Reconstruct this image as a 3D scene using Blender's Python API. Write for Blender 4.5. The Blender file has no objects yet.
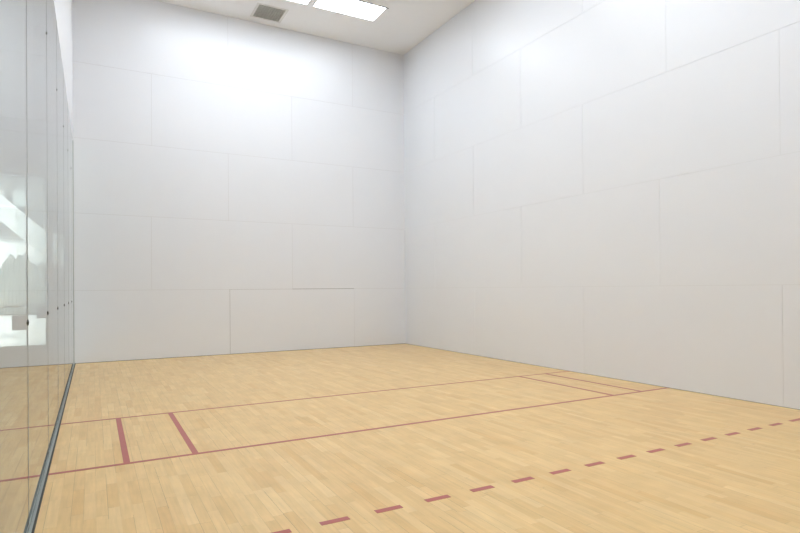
import bpy, bmesh, math, random
from mathutils import Matrix, Vector
random.seed(7)
FT = 0.3048
S = bpy.context.scene
C = S.collection

# ------------------------------------------------------------------ camera
F_PX, CY, YAW, PITCH, ROLL = 562.16, 19.88, 0.4993, 0.0043, -0.0074
CAM = (0.914, 34.2465, 3.8221)            # feet: x, distance from the far wall, height
def cam_dir(a, b, w):
    c, s = math.cos(ROLL), math.sin(ROLL); x = c*a - s*b; z = s*a + c*b
    c, s = math.cos(PITCH), math.sin(PITCH); y = c*w - s*z; z = s*w + c*z
    c, s = math.cos(YAW), math.sin(YAW)
    return Vector((c*x + s*y, -s*x + c*y, z))
cam_data = bpy.data.cameras.new('camera')
cam_data.sensor_width = 36.0
cam_data.lens = 36.0*F_PX/800.0
cam_data.shift_y = CY/800.0
cam_data.clip_start = 0.02; cam_data.clip_end = 200
cam = bpy.data.objects.new('camera', cam_data); C.objects.link(cam)
r_, u_, f_ = cam_dir(1,0,0), cam_dir(0,1,0), cam_dir(0,0,1)
M = Matrix((( r_.x, u_.x, -f_.x), (r_.y, u_.y, -f_.y), (r_.z, u_.z, -f_.z))).to_4x4()
M.translation = Vector((CAM[0]*FT, -CAM[1]*FT, CAM[2]*FT))
cam.matrix_world = M
S.camera = cam

# ------------------------------------------------------------------ world, exposure
W = bpy.data.worlds.new('daylight'); S.world = W; W.use_nodes = True
bg = W.node_tree.nodes['Background']
bg.inputs[0].default_value = (0.86, 0.95, 1.0, 1); bg.inputs[1].default_value = 3.2
S.view_settings.view_transform = 'Standard'
S.view_settings.look = 'None'
S.view_settings.exposure = 0.10
S.view_settings.gamma = 1.0
S.view_settings.use_curve_mapping = False
sun_data = bpy.data.lights.new('sun', 'SUN'); sun_data.energy = 4.5; sun_data.angle = 0.01; sun_data.color = (1,0.97,0.92)
sun = bpy.data.objects.new('sun', sun_data); C.objects.link(sun); sun.rotation_euler = (math.radians(40), 0, math.radians(25))
LAMP_FRONT = 9.6                           # panels by the far wall, set weaker to soften the wall's hot spot
LAMP = 13.2                                # strength of the court's ceiling panels
LOBBY_LAMP = 10.0

# ------------------------------------------------------------------ materials
def mat(name, col, rough=0.5, metal=0.0, spec=0.5, noise=0.0, nscale=8.0, bump=0.0, coat=0.0):
    m = bpy.data.materials.new(name); m.use_nodes = True
    nt = m.node_tree; b = nt.nodes['Principled BSDF']
    b.inputs['Base Color'].default_value = (*col, 1)
    b.inputs['Roughness'].default_value = rough
    b.inputs['Metallic'].default_value = metal
    b.inputs['Specular IOR Level'].default_value = spec
    b.inputs['Coat Weight'].default_value = coat
    if noise or bump:
        tc = nt.nodes.new('ShaderNodeNewGeometry')
        n = nt.nodes.new('ShaderNodeTexNoise'); n.inputs['Scale'].default_value = nscale
        n.inputs['Detail'].default_value = 4
        nt.links.new(tc.outputs['Position'], n.inputs['Vector'])
        if noise:
            mx = nt.nodes.new('ShaderNodeMix'); mx.data_type = 'RGBA'
            mx.inputs[6].default_value = tuple(c*(1-noise) for c in col)+(1,)
            mx.inputs[7].default_value = tuple(min(1, c*(1+noise)) for c in col)+(1,)
            nt.links.new(n.outputs['Fac'], mx.inputs[0]); nt.links.new(mx.outputs[2], b.inputs['Base Color'])
        if bump:
            bp = nt.nodes.new('ShaderNodeBump'); bp.inputs['Strength'].default_value = bump
            bp.inputs['Distance'].default_value = 0.01
            nt.links.new(n.outputs['Fac'], bp.inputs['Height']); nt.links.new(bp.outputs[0], b.inputs['Normal'])
    return m
def emit(name, col, strength):
    m = bpy.data.materials.new(name); m.use_nodes = True
    b = m.node_tree.nodes['Principled BSDF']
    b.inputs['Base Color'].default_value = (0.9,0.9,0.9,1)
    b.inputs['Emission Color'].default_value = (*col,1); b.inputs['Emission Strength'].default_value = strength
    return m
M_WALL = mat('wall_panel_white', (0.832,0.848,0.877), 0.34, noise=0.012, nscale=1.3)
M_SEAM = mat('panel_seam_grey', (0.73,0.73,0.74), 0.7)
M_SEAM_R = mat('panel_seam_pale', (0.775,0.785,0.80), 0.6)
M_DSEAM_SHADE = mat('panel_seam_and_base_shadow', (0.16,0.155,0.15), 0.8)
M_CEIL = mat('ceiling_white', (0.955,0.965,0.98), 0.8)
M_GREY = mat('brushed_aluminium', (0.55,0.58,0.56), 0.4, metal=0.8)
M_STEEL = mat('satin_steel_plate', (0.42,0.43,0.42), 0.5, metal=0.3)
M_SIL = mat('silicone_grey', (0.25,0.27,0.26), 0.6)
M_RUBBER = mat('dark_rubber', (0.035,0.035,0.03), 0.6)
M_FRAME = mat('white_metal_frame', (0.80,0.80,0.79), 0.4)
M_VENT = mat('vent_core_grey', (0.60,0.60,0.56), 0.5, noise=0.25, nscale=25)
M_DARK = mat('deck_and_lip_shade_dark', (0.05,0.05,0.045), 0.8)
M_LAMP = emit('lamp_diffuser', (0.915,0.988,1.075), LAMP)
M_LAMP_FRONT = emit('lamp_diffuser_front', (0.915,0.988,1.075), LAMP_FRONT)
M_LLAMP = emit('lobby_lamp_diffuser', (1.0,0.98,0.95), LOBBY_LAMP)
M_LWALL = mat('lobby_wall_paint', (0.62,0.62,0.60), 0.7)
M_LFLOOR = mat('lobby_floor_carpet', (0.34,0.34,0.31), 0.9, noise=0.2, nscale=60)
M_CUSH = mat('grey_upholstery', (0.30,0.31,0.30), 0.8)
M_WHITE = mat('white_laminate', (0.88,0.88,0.87), 0.35)
def glass(name, col=(0.93,0.975,0.955)):
    m = bpy.data.materials.new(name); m.use_nodes = True
    b = m.node_tree.nodes['Principled BSDF']
    b.inputs['Base Color'].default_value = (*col,1); b.inputs['Roughness'].default_value = 0.0
    b.inputs['Transmission Weight'].default_value = 1.0; b.inputs['IOR'].default_value = 1.5
    return m
M_GLASS = glass('tempered_glass'); M_GEDGE = glass('glass_edge_green', (0.55,0.8,0.7))

M_WGLASS = glass('window_glass', (1,1,1))
M_LCEIL = mat('lobby_ceiling', (0.78,0.80,0.80), 0.8)
M_PAVE = mat('sunlit_paving', (0.66,0.66,0.64), 0.9, noise=0.1, nscale=0.6)
M_BLDG = mat('neighbour_wall', (0.20,0.21,0.20), 0.9)
M_ROOF = mat('neighbour_roof', (0.36,0.38,0.38), 0.8)
M_LEAF = mat('shrub_foliage', (0.24,0.27,0.25), 0.9, noise=0.5, nscale=6)
M_BARK = mat('bark', (0.12,0.09,0.07), 0.9)

def floor_material():
    m = bpy.data.materials.new('maple_strip_floor'); m.use_nodes = True
    nt = m.node_tree; N = nt.nodes; L = nt.links; b = N['Principled BSDF']
    def math_(op, a, c=None, d=None):
        n = N.new('ShaderNodeMath'); n.operation = op
        for i, v in enumerate((a, c, d)):
            if v is None: continue
            if isinstance(v, (int, float)): n.inputs[i].default_value = v
            else: L.new(v, n.inputs[i])
        return n.outputs[0]
    g = N.new('ShaderNodeNewGeometry'); sp = N.new('ShaderNodeSeparateXYZ'); L.new(g.outputs['Position'], sp.inputs[0])
    bw, bl = 0.057, 0.42
    row_f = math_('DIVIDE', sp.outputs[0], bw); row = math_('FLOOR', row_f)
    wn = N.new('ShaderNodeTexWhiteNoise'); wn.noise_dimensions = '1D'; L.new(row, wn.inputs['W'])
    v = math_('ADD', math_('DIVIDE', sp.outputs[1], bl), math_('MULTIPLY', wn.outputs['Value'], 7.3))
    col = math_('FLOOR', v)
    cb = N.new('ShaderNodeCombineXYZ'); L.new(row, cb.inputs[0]); L.new(col, cb.inputs[1])
    wn2 = N.new('ShaderNodeTexWhiteNoise'); wn2.noise_dimensions = '3D'; L.new(cb.outputs[0], wn2.inputs['Vector'])
    ramp = N.new('ShaderNodeValToRGB'); L.new(wn2.outputs['Value'], ramp.inputs[0])
    e = ramp.color_ramp.elements
    e[0].position = 0; e[0].color = (0.745,0.46,0.17,1)
    e[1].position = 1; e[1].color = (0.835,0.575,0.25,1)
    for p, c in ((0.12,(0.765,0.495,0.195,1)), (0.5,(0.79,0.52,0.208,1)), (0.88,(0.81,0.545,0.228,1))):
        x = e.new(p); x.color = c
    # grain: noise stretched along the boards, shifted per board
    mp = N.new('ShaderNodeCombineXYZ')
    L.new(math_('MULTIPLY', sp.outputs[0], 60), mp.inputs[0]); L.new(math_('MULTIPLY', sp.outputs[1], 4.0), mp.inputs[1])
    L.new(math_('MULTIPLY', wn2.outputs['Value'], 40), mp.inputs[2])
    gn = N.new('ShaderNodeTexNoise'); gn.inputs['Scale'].default_value = 1; gn.inputs['Detail'].default_value = 5; L.new(mp.outputs[0], gn.inputs['Vector'])
    mx = N.new('ShaderNodeMix'); mx.data_type = 'RGBA'; mx.blend_type = 'MULTIPLY'; mx.inputs[0].default_value = 1
    L.new(ramp.outputs[0], mx.inputs[6])
    gr = N.new('ShaderNodeMapRange'); gr.inputs[1].default_value = 0.3; gr.inputs[2].default_value = 0.7
    gr.inputs[3].default_value = 0.93; gr.inputs[4].default_value = 1.05; L.new(gn.outputs['Fac'], gr.inputs[0])
    L.new(gr.outputs[0], mx.inputs[7])
    # large soft mottling of wear
    big = N.new('ShaderNodeTexNoise'); big.inputs['Scale'].default_value = 5.0; big.inputs['Detail'].default_value = 4; L.new(g.outputs['Position'], big.inputs['Vector'])
    br = N.new('ShaderNodeMapRange'); br.inputs[1].default_value = 0.3; br.inputs[2].default_value = 0.7
    br.inputs[3].default_value = 0.95; br.inputs[4].default_value = 1.05; L.new(big.outputs['Fac'], br.inputs[0])
    mx2 = N.new('ShaderNodeMix'); mx2.data_type = 'RGBA'; mx2.blend_type = 'MULTIPLY'; mx2.inputs[0].default_value = 1
    L.new(mx.outputs[2], mx2.inputs[6]); L.new(br.outputs[0], mx2.inputs[7])
    # joints
    fx = math_('FRACT', row_f); ex = math_('MINIMUM', fx, math_('SUBTRACT', 1.0, fx))
    fy = math_('FRACT', v); ey = math_('MINIMUM', fy, math_('SUBTRACT', 1.0, fy))
    jx = math_('LESS_THAN', ex, 0.016); jy = math_('LESS_THAN', ey, 0.002)
    j = math_('MAXIMUM', jx, jy)
    mx3 = N.new('ShaderNodeMix'); mx3.data_type = 'RGBA'
    wj = N.new('ShaderNodeTexWhiteNoise'); wj.noise_dimensions = '3D'
    cj = N.new('ShaderNodeCombineXYZ'); L.new(math_('ROUND', row_f), cj.inputs[0]); L.new(math_('FLOOR', math_('DIVIDE', sp.outputs[1], 0.8)), cj.inputs[1]); L.new(cj.outputs[0], wj.inputs['Vector'])
    L.new(math_('MULTIPLY', j, math_('MULTIPLY', math_('POWER', wj.outputs['Value'], 1.6), 0.75)), mx3.inputs[0]); L.new(mx2.outputs[2], mx3.inputs[6]); mx3.inputs[7].default_value = (0.25,0.14,0.06,1)
    L.new(mx3.outputs[2], b.inputs['Base Color'])
    b.inputs['Roughness'].default_value = 0.42
    b.inputs['Specular IOR Level'].default_value = 0.45
    b.inputs['Coat Weight'].default_value = 0.35; b.inputs['Coat Roughness'].default_value = 0.16
    return m
M_FLOOR = floor_material()
M_LINE = mat('red_line_paint', (0.44,0.085,0.06), 0.42, noise=0.10, nscale=20, coat=0.3)

# ------------------------------------------------------------------ helpers (all lengths in feet: x, d = distance from far wall, z)
def V(x, d, z): return Vector((x*FT, -d*FT, z*FT))
def box(bm, x0, x1, d0, d1, z0, z1, mi=0, bev=0):
    x0, x1 = sorted((x0,x1)); d0, d1 = sorted((d0,d1)); z0, z1 = sorted((z0,z1))
    vs = [bm.verts.new(V(x,d,z)) for x in (x0,x1) for d in (d0,d1) for z in (z0,z1)]
    fs = [(0,1,3,2),(4,6,7,5),(0,4,5,1),(2,3,7,6),(0,2,6,4),(1,5,7,3)]
    out = []
    for f in fs:
        fc = bm.faces.new([vs[i] for i in f]); fc.material_index = mi; out.append(fc)
    if bev:
        es = {e for f in out for e in f.edges}
        r = bmesh.ops.bevel(bm, geom=list(es), offset=bev*FT, segments=2, affect='EDGES')
        for f in r['faces']: f.material_index = mi
def cyl(bm, c, axis, r, h, seg=16, mi=0):
    rot = {'x': Matrix.Rotation(math.pi/2,4,'Y'), 'y': Matrix.Rotation(math.pi/2,4,'X'), 'z': Matrix.Identity(4)}[axis]
    res = bmesh.ops.create_cone(bm, cap_ends=True, segments=seg, radius1=r*FT, radius2=r*FT, depth=h*FT, matrix=Matrix.Translation(V(*c)) @ rot)
    for v in res['verts']:
        for f in v.link_faces: f.material_index = mi
def obj(name, bm, mats, parent=None, origin=None):
    bmesh.ops.recalc_face_normals(bm, faces=bm.faces)
    if not isinstance(mats, (list, tuple)): mats = [mats]
    me = bpy.data.meshes.new(name); 
    o = bpy.data.objects.new(name, me); C.objects.link(o)
    if origin is None and parent is not None: origin = parent.get('_o')
    if origin is not None:
        off = V(*origin); bmesh.ops.translate(bm, verts=bm.verts, vec=-off)
    bm.to_mesh(me); bm.free()
    for m in mats: me.materials.append(m)
    if parent is not None:
        o.parent = parent
        # parent empties sit at their own location: children carry the same origin
    elif origin is not None: o.location = V(*origin)
    return o
def thing(name, label, cat, origin, group=None, kind=None):
    o = bpy.data.objects.new(name, None); C.objects.link(o); o.location = V(*origin)
    o.empty_display_size = 0.1
    o['_o'] = origin
    if label: o['label'] = label
    if cat: o['category'] = cat
    if group: o['group'] = group
    if kind: o['kind'] = kind
    return o
def struct(o, label=None):
    o['kind'] = 'structure'
    if label: o['label'] = label
    return o
def copy_tree(o, parent=None):
    c = o.copy(); C.objects.link(c); c.parent = parent
    for ch in list(o.children): copy_tree(ch, c)
    return c
def B(): return bmesh.new()

H = 20.16; WID = 20.0; LEN = 40.0
ZS = [0, 3.86, 7.96, 11.95, 15.98, H]

# ------------------------------------------------------------------ court floor and its painted lines
bm = B(); box(bm, 0, WID, 0, LEN, -0.3, 0)
floor = struct(obj('floor', bm, M_FLOOR, origin=(0,0,0)))
floor['_o'] = (0,0,0)
LW = 0.066; T = 0.004
A_, B_, D_ = 15.36, 20.40, 25.56
def line(name, x0, x1, d0, d1, label=None):
    bm = B(); box(bm, x0, x1, d0, d1, 0, T)
    o = obj(name, bm, M_LINE, floor)
    if label: o['label'] = label
    return o
line('service_line', 0.072, WID, A_-0.05, A_+0.05, 'thin red line across the whole wooden floor')
line('short_line', 0.072, WID, B_-0.062, B_+0.062, 'red line across the whole floor, nearer the photographer')
for x in (1.55, 3.0, 17.04, 18.52):
    line('service_box_line', x-0.068, x+0.068, A_+0.05, B_-0.062)
for k in range(17):
    x = 1.13 + k*1.0035
    if x < 1.5: continue
    line('receiving_line_dash', x, x+0.505, D_-LW*1.05, D_+LW*1.05)
line('receiving_line_end', 0.072, 1.65, D_-LW, D_+LW)
line('receiving_line_end', 18.18, WID, D_-LW, D_+LW)

# ------------------------------------------------------------------ panelled walls: panels with narrow recessed caulk joints
GAP = 0.020
def panel_wall(name, seams, length, place, z_rows, dark=()):
    """place(bm, s0, s1, t0, t1, z0, z1, mi): s along the wall, t = depth behind the face"""
    bm = B()
    place(bm, 0, length, 0.012, 0.6, z_rows[0], z_rows[-1], 1)
    for r in range(len(z_rows)-1):
        xs = [0] + seams[r] + [length]
        for i in range(len(xs)-1):
            g0 = GAP/2 if i else 0; g1 = GAP/2 if i < len(xs)-2 else 0
            b0 = GAP/2 if r else 0; b1 = GAP/2 if r < len(z_rows)-2 else 0
            place(bm, xs[i]+g0, xs[i+1]-g1, 0, 0.012, z_rows[r]+b0, z_rows[r+1]-b1, 0)
    for (s0, s1, z0, z1) in dark:
        place(bm, s0, s1, 0.008 if z0 > -0.001 else -0.003, 0.014, z0, z1, 2)
    return bm
far_seams = [[8.05,16.12],[3.78,11.9],[8.0,16.08],[3.82,11.92],[8.02,16.1]]
def pf(bm, s0, s1, t0, t1, z0, z1, mi): box(bm, s0, s1, -t0, -t1, z0, z1, mi)
hg = GAP/2
struct(obj('wall_far', panel_wall('wall_far', far_seams, WID, pf, ZS,
     dark=((11.9,16.1,ZS[1]-hg,ZS[1]+hg), (8.05-hg*0.5,8.05+hg*0.5,0,ZS[1]), (8.05,11.9,ZS[1]-hg*0.3,ZS[1]+hg*0.3), (0,WID,-0.002,0.02))), [M_WALL, M_SEAM, M_DSEAM_SHADE], origin=(0,0,0)))  # dark seams, plus a dark strip painting the shadow at the wall base
right_seams = [[8.1,16.25,24.45,32.6],[3.9,12.15,20.1,28.3,36.4],[8.1,16.28,24.43,32.6],[4.0,12.2,20.44,28.6,36.6],[8.1,16.35,24.5,32.7]]
def pr(bm, s0, s1, t0, t1, z0, z1, mi): box(bm, WID+t0, WID+t1, s0, s1, z0, z1, mi)
GAP = 0.016
struct(obj('wall_right', panel_wall('wall_right', right_seams, LEN, pr, ZS, dark=((0,LEN,-0.002,0.015),)), [M_WALL, M_SEAM_R, M_SIL], origin=(WID,0,0)))
def pb(bm, s0, s1, t0, t1, z0, z1, mi): box(bm, s0, s1, LEN+t0, LEN+t1, z0, z1, mi)
struct(obj('wall_back', panel_wall('wall_back', far_seams, WID, pb, ZS), [M_WALL, M_SEAM], origin=(0,LEN,0)))

# ------------------------------------------------------------------ left wall: glass below, white panels above
GT = 11.78                                    # top of the glass
wl = thing('wall_left', None, None, (0,0,0), kind='structure')
def pl(bm, s0, s1, t0, t1, z0, z1, mi): box(bm, -t0, -t1, s0, s1, z0, z1, mi)
uo = obj('upper_wall', panel_wall('u', [[8.1,16.3,24.4,32.6],[4.0,12.2,20.4,28.6,36.6]], LEN, pl, [GT, ZS[4], H]), [M_WALL, M_SEAM], wl)
uo['label'] = 'white panelled wall above the glass'
joints = [3.1, 7.0, 10.9, 15.05, 19.15, 23.6, 27.9, 32.0, 36.0]
edges = [0.02] + joints + [LEN-0.02]
GTH = 0.042                                   # half inch glass
for i in range(len(edges)-1):
    bm = B(); box(bm, -GTH, 0, edges[i]+0.008, edges[i+1]-0.008, 0.05, GT-0.02)
    o = obj('glass_pane', bm, M_GLASS, wl); o['label'] = 'clear reflective glass pane'
for j in joints:
    # fins outside the court
    bm = B(); box(bm, -0.62, -GTH-0.012, j-0.02, j+0.02, 0.05, GT-0.02)
    o = obj('glass_fin', bm, M_GLASS, wl)
    bm = B(); box(bm, -GTH-0.012, 0.002, j-0.014, j+0.014, 0.05, GT-0.02)
    o = obj('silicone_joint', bm, M_SIL, wl)
    for z in (3.33, 9.72):
        bm = B(); box(bm, -0.24, -GTH-0.014, j-0.045, j+0.045, z-0.115, z+0.115, bev=0.006)
        br = obj('clamp_bracket', bm, M_STEEL, wl); br['label'] = 'square steel clamp plate'
        br['_o'] = (0,0,0)
        bm = B(); cyl(bm, (0.0, j, z), 'x', 0.048 if z < 5 else 0.036, 0.016, 20); cyl(bm, (0.011, j, z), 'x', 0.024, 0.01, 6)
        bo = obj('bolt', bm, M_RUBBER if z < 5 else M_SIL, br)
# aluminium track on the floor, ridged, with rubber strips
bm = B()
box(bm, -0.12, 0.036, 0, LEN, 0.0, 0.012)
for x in (0.002, 0.016, 0.028): box(bm, x, x+0.006, 0, LEN, 0.012, 0.022)
box(bm, -0.13, -GTH-0.003, 0, LEN, 0.012, 0.09)
o = obj('floor_track', bm, M_GREY, wl); o['label'] = 'ridged aluminium floor track'; o['_o'] = (0,0,0)
bm = B(); box(bm, 0.037, 0.072, 0, LEN, 0.0, 0.02)
obj('rubber_strip', bm, M_RUBBER, o)
bm = B(); box(bm, -0.1, 0.02, 0, 0.02, 0.03, GT)
obj('wall_channel', bm, M_GREY, wl)

# ------------------------------------------------------------------ ceiling with recesses for the lights and the vent
light_rows = [4.38, 13.2, 22.0, 30.8]
light_xs = [5.82, 9.82, 14.03]
LHX, LHD = 1.98, 0.95
vent = (10.1, 1.52, 0.80)
def holed_ceiling():
    holes = [(x-LHX, x+LHX, d-LHD, d+LHD) for d in light_rows for x in light_xs]
    holes.append((vent[0]-vent[2], vent[0]+vent[2], vent[1]-vent[2], vent[1]+vent[2]))
    xs = sorted({0, WID, *[h[0] for h in holes], *[h[1] for h in holes]})
    ds = sorted({0, LEN, *[h[2] for h in holes], *[h[3] for h in holes]})
    bm = B(); cache = {}
    def vv(x, d, z):
        k = (round(x,5), round(d,5), z)
        if k not in cache: cache[k] = bm.verts.new(V(x,d,z))
        return cache[k]
    inside = lambda x, d: any(h[0] < x < h[1] and h[2] < d < h[3] for h in holes)
    for i in range(len(xs)-1):
        for k in range(len(ds)-1):
            if inside((xs[i]+xs[i+1])/2, (ds[k]+ds[k+1])/2): continue
            bm.faces.new([vv(xs[i],ds[k],H), vv(xs[i],ds[k+1],H), vv(xs[i+1],ds[k+1],H), vv(xs[i+1],ds[k],H)])
    ext = bmesh.ops.extrude_face_region(bm, geom=list(bm.faces))
    bmesh.ops.translate(bm, verts=[g for g in ext['geom'] if isinstance(g, bmesh.types.BMVert)], vec=(0,0,0.5*FT))
    return bm
struct(obj('ceiling', holed_ceiling(), M_CEIL, origin=(0,0,H)))
bm = B(); box(bm, -0.6, WID+0.6, -0.6, LEN+0.6, H+0.5, H+0.7)
struct(obj('ceiling_slab', bm, M_DARK, origin=(0,0,H)))['label'] = 'roof deck above the ceiling'

# ------------------------------------------------------------------ recessed light panels
def make_light():
    t = thing('ceiling_light', '-', 'light', (0,0,H), 'recessed ceiling light panels')
    t['_o'] = (0,0,0)
    f = 0.065
    bm = B()
    X, D = LHX-0.005, LHD-0.005
    # housing box and inner trim frame
    box(bm, -X, X, -D, -D+f, -0.01, 0.06); box(bm, -X, X, D-f, D, -0.01, 0.06)
    box(bm, -X, -X+f, -D+f, D-f, -0.01, 0.06); box(bm, X-f, X, -D+f, D-f, -0.01, 0.06)
    obj('frame', bm, M_FRAME, t)
    bm = B(); box(bm, -X+f, X-f, -D+f, D-f, 0.012, 0.05)
    o = obj('diffuser', bm, M_LAMP, t); o['label'] = 'glowing white diffuser'
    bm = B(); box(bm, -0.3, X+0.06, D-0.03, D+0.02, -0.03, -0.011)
    obj('lip_shadow_strip', bm, M_DARK, t)  # dark strip painting in the shadow along the frame lip
    bm = B(); box(bm, -X+0.02, X-0.02, -D+0.02, D-0.02, 0.07, 0.35)
    obj('housing', bm, M_FRAME, t)
    return t
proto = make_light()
side = ['nearer the glass wall', 'in the middle of the ceiling', 'nearer the right wall']
rowt = ['next to the far wall', 'of the second row', 'of the third row', 'next to the back wall']
first = True; front_row = []
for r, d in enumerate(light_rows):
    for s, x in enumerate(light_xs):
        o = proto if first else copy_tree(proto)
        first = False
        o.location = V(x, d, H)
        if r == 0: front_row.append(o)
        o['label'] = 'white ceiling light %s, %s' % (rowt[r], side[s])
dim = None
for o in front_row:
    for ch in o.children:
        if ch.name.startswith('diffuser'):
            if dim is None: dim = ch.data.copy(); dim.materials[0] = M_LAMP_FRONT
            ch.data = dim

# ------------------------------------------------------------------ vent grille
vx, vd, vr = vent
t = thing('air_vent', 'square grey grille air vent in the white ceiling beside the far wall', 'vent', (vx, vd, H))
bm = B(); w = 0.16; R_ = vr+w-0.04
box(bm, vx-R_, vx+R_, vd-R_, vd-vr+0.02, H-0.018, H-0.001); box(bm, vx-R_, vx+R_, vd+vr-0.02, vd+R_, H-0.018, H-0.001)
box(bm, vx-R_, vx-vr+0.02, vd-vr+0.02, vd+vr-0.02, H-0.018, H-0.001); box(bm, vx+vr-0.02, vx+R_, vd-vr+0.02, vd+vr-0.02, H-0.018, H-0.001)
obj('frame', bm, M_FRAME, t).__setitem__('label', 'white flat frame of the vent')
bm = B(); n = 11; q = vr-0.022
for i in range(n+1):
    a = -q + 2*q*i/n
    box(bm, vx+a-0.016, vx+a+0.016, vd-q, vd+q, H-0.004, H+0.06)
    box(bm, vx-q, vx+q, vd+a-0.016, vd+a+0.016, H-0.004, H+0.05)
obj('grille', bm, M_VENT, t)
bm = B(); box(bm, vx-q, vx+q, vd-q, vd+q, H+0.1, H+0.12)
obj('backing', bm, mat('filter_grey', (0.16,0.16,0.14), 0.9, noise=0.6, nscale=30), t)
# ------------------------------------------------------------------ lobby beyond the glass, with a storefront window at its end
LX, LD, LH = -14.0, 2.0, 12.1
bm = B(); box(bm, LX, -0.131, LD-0.5, LEN+2, -0.3, 0)
struct(obj('floor_lobby', bm, M_LFLOOR, origin=(0,0,0)))
bm = B(); box(bm, LX-0.4, -0.601, LD-0.5, LEN+2.5, LH, LH+0.3)
struct(obj('ceiling_lobby', bm, M_LCEIL, origin=(0,0,LH)))
bm = B(); box(bm, LX-0.4, LX, LD-0.5, LEN+2.5, -0.3, LH)
struct(obj('wall_lobby_outer', bm, M_LWALL, origin=(LX,0,0)))
bm = B(); box(bm, LX, -0.131, LEN+2, LEN+2.5, -0.3, LH)
struct(obj('wall_lobby_back', bm, M_LWALL, origin=(0,LEN+2,0)))
# end wall with two openings: large window (a) and small high window (b)
WA = (-9.0, -1.06, 1.15, 9.45); WB = (-0.97, -0.30, 5.0, 6.7)
bm = B(); d0, d1 = LD-0.45, LD
box(bm, LX, WA[0], d0, d1, 0, LH); box(bm, WA[0], WA[1], d0, d1, 0, WA[2]); box(bm, WA[0], WA[1], d0, d1, WA[3], LH)
box(bm, WA[1], WB[0], d0, d1, 0, LH); box(bm, WB[0], WB[1], d0, d1, 0, WB[2]); box(bm, WB[0], WB[1], d0, d1, WB[3], LH)
box(bm, WB[1], -0.131, d0, d1, 0, LH)
struct(obj('wall_lobby_end', bm, M_LWALL, origin=(0,LD,0)))
for n_, w_, mull, rails in ((1, WA, (-7.0,-4.9,-3.1), (3.1,)), (2, WB, (-0.6,), ())):
    e = thing('window_%d' % n_, None, None, (0,0,0), kind='structure')
    bm = B(); f = 0.07; a0, a1 = LD-0.32, LD-0.12
    box(bm, w_[0], w_[0]+f, a0, a1, w_[2], w_[3]); box(bm, w_[1]-f, w_[1], a0, a1, w_[2], w_[3])
    box(bm, w_[0]+f, w_[1]-f, a0, a1, w_[2], w_[2]+f); box(bm, w_[0]+f, w_[1]-f, a0, a1, w_[3]-f, w_[3])
    for m_ in mull: box(bm, m_-0.03, m_+0.03, a0, a1, w_[2]+f, w_[3]-f)
    for z_ in rails: box(bm, w_[0]+f, w_[1]-f, a0+0.01, a1-0.01, z_-0.05, z_+0.05)
    obj('window_frame', bm, M_FRAME, e)
    bm = B(); box(bm, w_[0]+f, w_[1]-f, LD-0.23, LD-0.21, w_[2]+f, w_[3]-f)
    obj('window_pane', bm, M_WGLASS, e)
t = thing('handrail', 'thin white handrail in front of the lobby window, behind the glass', 'handrail', (-2.4,4,0))
bm = B(); box(bm, -4.6, -0.9, 3.97, 4.03, 3.12, 3.18); obj('rail', bm, M_WHITE, t)
for x in (-4.5, -2.8, -1.0):
    bm = B(); cyl(bm, (x,4,1.56), 'z', 0.025, 3.12, 12); obj('post', bm, M_STEEL, t)
# lobby ceiling panels
def lobby_light(x, d, label):
    t = thing('lobby_light', label, 'light', (x,d,LH), 'ceiling light panels outside the court'); t['_o'] = (0,0,0)
    bm = B(); box(bm, -2,2,-1,-0.94,-0.03,-0.001); box(bm,-2,2,0.94,1,-0.03,-0.001); box(bm,-2,-1.94,-0.94,0.94,-0.03,-0.001); box(bm,1.94,2,-0.94,0.94,-0.03,-0.001)
    obj('frame', bm, M_FRAME, t)
    bm = B(); box(bm, -1.94,1.94,-0.94,0.94,-0.022,-0.001); obj('diffuser', bm, M_LLAMP, t)
for d_, w_ in ((8,'nearest the lobby window'),(17,'second from the lobby window'),(26,'third from the lobby window'),(35,'farthest from the lobby window')):
    lobby_light(-7.5, d_, 'ceiling light panel outside the glass, %s' % w_)

# outdoors, seen through the storefront window: sunlit paving, a building with a sloping roof, shrubs
bm = B(); box(bm, -70, 40, -130, LD-0.5, -0.5, -0.1)
struct(obj('ground', bm, M_PAVE, origin=(0,0,0)))
def building(label, x0, x1, d0, d1, h, m, wins):
    t = thing('building', label, 'building', ((x0+x1)/2, d1, -0.1))
    bm = B(); box(bm, x0, x1, d0, d1, -0.1, h); obj('wall', bm, m, t)
    bm = B(); box(bm, x0-0.5, x1+0.5, d0-0.5, d1+0.5, h, h+0.5); obj('roof', bm, M_ROOF, t)
    for x, z in wins:
        bm = B(); box(bm, x, x+2.2, d1, d1+0.12, z, z+3.4); obj('window', bm, M_GREY, t)
building('tall grey building far beyond the glass, behind the low white one', -40, -8.6, -130, -110, 28.5, M_BLDG, [(x,z) for x in (-24,-19,-14) for z in (16,22)])
building('low white sunlit building behind the shrubs, seen through the glass', -30, -4.6, -100, -90, 13.4, M_WHITE, [(-17,5)])
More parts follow.
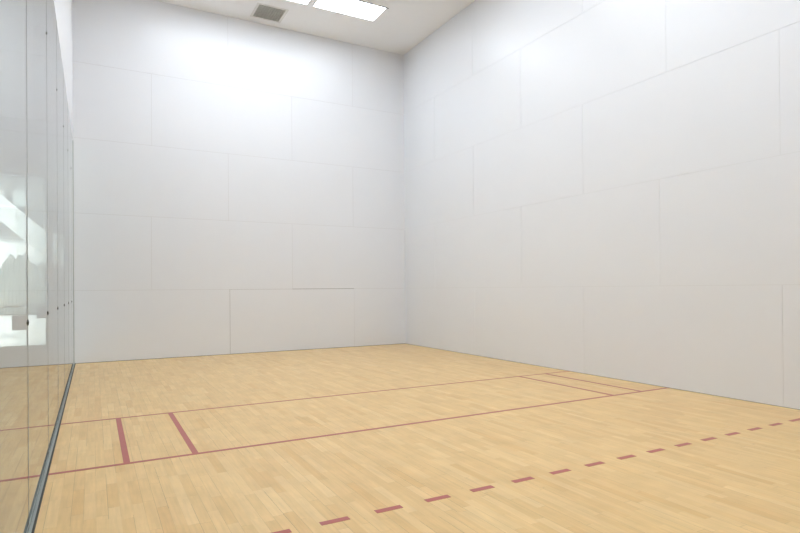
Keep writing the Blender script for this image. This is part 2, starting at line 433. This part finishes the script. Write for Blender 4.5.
# white fabric sail stretched between posts, sloping down to the right
t = thing('shade_sail', 'white fabric shade sail sloping down outdoors, seen through the glass', 'shade sail', (-4,-20,-0.1))
bm = B(); n = 14
rows = []
for side_, dd in ((0,-17.5),(1,-23)):
    for thick in (0, 0.04):
        rows.append([bm.verts.new(V(-6.6+4.35*k/n, dd, ((10.6+2.2*side_)-4.2*(k/n)**0.9 + thick))) for k in range(n+1)])
a, b_, c_, e_ = rows
for k in range(n):
    bm.faces.new([a[k],a[k+1],c_[k+1],c_[k]]); bm.faces.new([b_[k],b_[k+1],e_[k+1],e_[k]])
    bm.faces.new([a[k],a[k+1],b_[k+1],b_[k]]); bm.faces.new([c_[k],c_[k+1],e_[k+1],e_[k]])
bm.faces.new([a[0],b_[0],e_[0],c_[0]]); bm.faces.new([a[n],b_[n],e_[n],c_[n]])
obj('fabric', bm, mat('sail_fabric', (0.55,0.57,0.56), 0.8), t)
for x, d, h in ((-6.7,-17.4,10.6),(-6.7,-23.1,13.6),(-2.2,-23.1,9.4),(-2.2,-17.4,6.4)):
    bm = B(); cyl(bm, (x,d,h/2-0.05), 'z', 0.12, h+0.1); obj('post', bm, M_STEEL, t)
t = thing('hedge', 'grey green hedge in front of the low white building outdoors', 'hedge', (-10.5,-79,-0.1))
rnd = random.Random(5)
bm = B(); NX, NP = 110, 22
rings = []
for i in range(NX+1):
    x = -17.5 + 13.7*i/NX
    top = 9.3 + 0.9*math.sin(x*1.1) + 0.5*math.sin(x*2.7+1) + 0.25*math.sin(x*6.1)
    e = min(1, math.sqrt(max(0.0, 1-abs(2*i/NX-1)**10)) + 0.02)
    ring = []
    for k in range(NP):
        a = 2*math.pi*k/NP
        cx_, cz_ = math.cos(a), math.sin(a)
        sx = math.copysign(abs(cx_)**0.5, cx_); sz = math.copysign(abs(cz_)**0.5, cz_)
        j = 1 + rnd.uniform(-.05,.05)
        ring.append(bm.verts.new(V(x + rnd.uniform(-.04,.04), -79 + 1.6*sx*e*j, -0.1 + top*(0.5 + 0.5*sz*e*(j if cz_ > 0 else 1)))))
    rings.append(ring)
for i in range(NX):
    for k in range(NP):
        bm.faces.new([rings[i][k], rings[i+1][k], rings[i+1][(k+1)%NP], rings[i][(k+1)%NP]])
bm.faces.new(rings[0]); bm.faces.new(rings[-1][::-1])
obj('foliage', bm, M_LEAF, t)
for x in (-16,-13,-10,-7,-5):
    bm = B(); cyl(bm, (x,-79,0.9), 'z', 0.15, 2.0, 10); obj('stem', bm, M_BARK, t)
